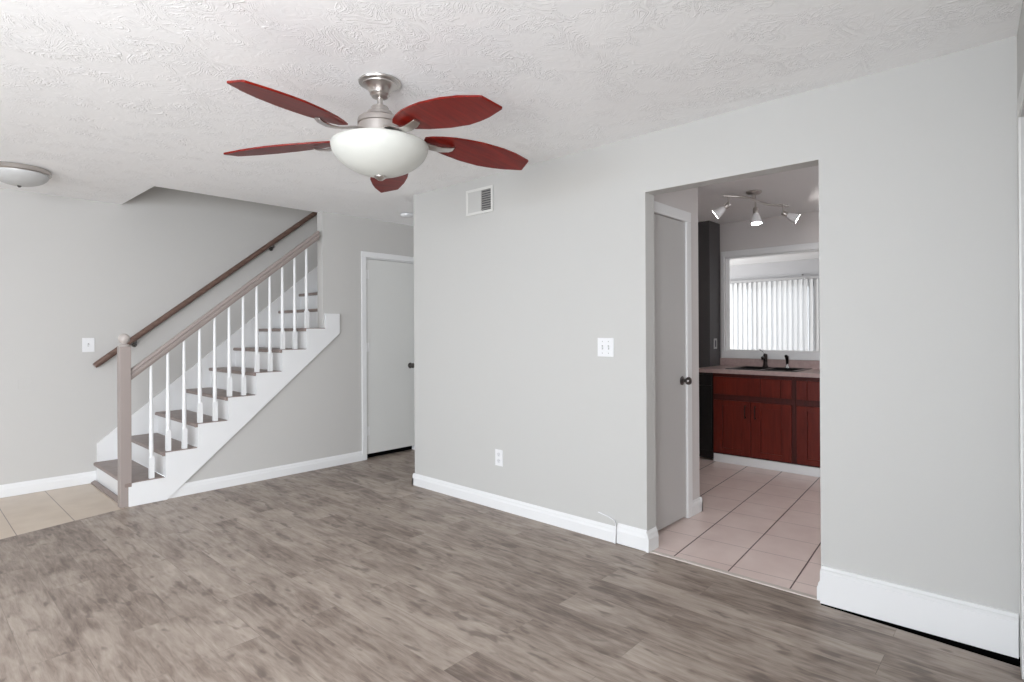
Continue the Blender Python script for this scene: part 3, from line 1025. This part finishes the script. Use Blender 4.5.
# ---------------------------------------------------------------- vent, switches, outlet
v = thing('air_vent', 'white wall register with grey louvres high on the long wall', 'vent', (XA, 3.07, 2.26))
m = MB()
y0, y1, z0, z1_ = 2.925, 3.212, 2.168, 2.362
m.box(XA - .009, XA - .0003, y0, y1, z0, z0 + .020)
m.box(XA - .009, XA - .0003, y0, y1, z1_ - .020, z1_)
m.box(XA - .009, XA - .0003, y0, y0 + .020, z0 + .020, z1_ - .020)
m.box(XA - .009, XA - .0003, y1 - .024, y1, z0 + .020, z1_ - .020)
m.build('vent_frame', mat('vent_enamel', (214, 213, 209), .4), v, bevel=.002)
m = MB().box(XA - .0055, XA - .0003, 3.046, y1 - .024, z0 + .020, z1_ - .020)
m.build('damper_plate', WALL, v)
MB().box(XA - .0015, XA - .0003, y0 + .020, 3.046, z0 + .020, z1_ - .020).build('vent_back', DARKSLOT, v)
for i in range(9):
    z = z0 + .026 + i * .0172
    m = MB().prism([(XA - .0085, z), (XA - .0075, z - .001), (XA - .002, z + .0095), (XA - .003, z + .0105)], 'y', y0 + .020, 3.046)
    m.build('louvre', GREYPL, v)
MB().tube([(XA - .004, 3.01, z0 + .012), (XA - .014, 3.01, z0 + .004), (XA - .016, 3.01, z0 - .008)], .002, 6).build('vent_lever', PLATE, v)

def plate_x(parent, y0, y1, z0, z1):
    return MB().box(XA - .0055, XA - .0003, y0, y1, z0, z1).build('cover_plate', PLATE, parent, bevel=.002)
s = thing('light_switch', 'white double light switch beside the kitchen opening', 'light switch', (XA, 1.962, 1.19))
plate_x(s, 1.904, 2.020, 1.130, 1.246)
for y in (1.940, 1.984):
    MB().box(XA - .0062, XA - .0055, y - .005, y + .005, 1.176, 1.200).build('toggle_slot', GREYPL, s)
    m = MB().prism([(XA - .006, 1.182), (XA - .016, 1.178), (XA - .017, 1.184), (XA - .006, 1.194)], 'y', y - .0035, y + .0035)
    m.build('toggle', PLATE, s)
    for z in (1.152, 1.224):
        MB().lathe([(.003, XA - .0065), (.003, XA - .0054)], (y, z), 10, 'x').build('screw', GREYPL, s)
s = thing('wall_outlet', 'white duplex power outlet low on the long wall', 'outlet', (XA, 2.88, .372))
plate_x(s, 2.843, 2.917, .314, .432)
for z in (.350, .396):
    m = MB().lathe([(.0165, XA - .0068), (.0165, XA - .005)], (2.880, z), 20, 'x')
    o = m.build('socket', mat('socket_face', (214, 214, 216), .4), s)
    m = MB()
    m.box(XA - .0072, XA - .0066, 2.8725, 2.8745, z, z + .008)
    m.box(XA - .0072, XA - .0066, 2.8855, 2.8875, z, z + .008)
    m.box(XA - .0072, XA - .0066, 2.8785, 2.8815, z - .009, z - .005)
    m.build('slot', DARKSLOT, o)
def plate_y(parent, x0, x1, z0, z1, yf, m_=PLATE):
    return MB().box(x0, x1, yf - .0055, yf - .0003, z0, z1).build('cover_plate', m_, parent, bevel=.002)
s = thing('light_switch', 'white single light switch on the wall left of the newel post', 'light switch', (1.16, YB, 1.19))
plate_y(s, 1.118, 1.205, 1.130, 1.252, YB)
MB().box(1.156, 1.167, YB - .0062, YB - .0055, 1.178, 1.204).build('toggle_slot', GREYPL, s)
MB().prism([(YB - .006, 1.184), (YB - .016, 1.180), (YB - .017, 1.186), (YB - .006, 1.196)], 'x', 1.158, 1.165).build('toggle', PLATE, s)
m = MB().box(.700, .785, YB - .003, YB - .0003, .848, .925)
tag(m.build('blank_plate', WALL_B, bevel=.0015), 'blank plate painted over in wall grey left of the stairs', 'cover plate')
s = thing('wall_outlet', 'dim white outlet on the dark wall above the counter end', 'outlet', (5.98, CY, 1.15))
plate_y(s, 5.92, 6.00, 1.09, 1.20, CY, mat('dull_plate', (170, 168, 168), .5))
MB().box(5.945, 5.975, CY - .0062, CY - .0055, 1.11, 1.18).build('socket', DARKSLOT, s)
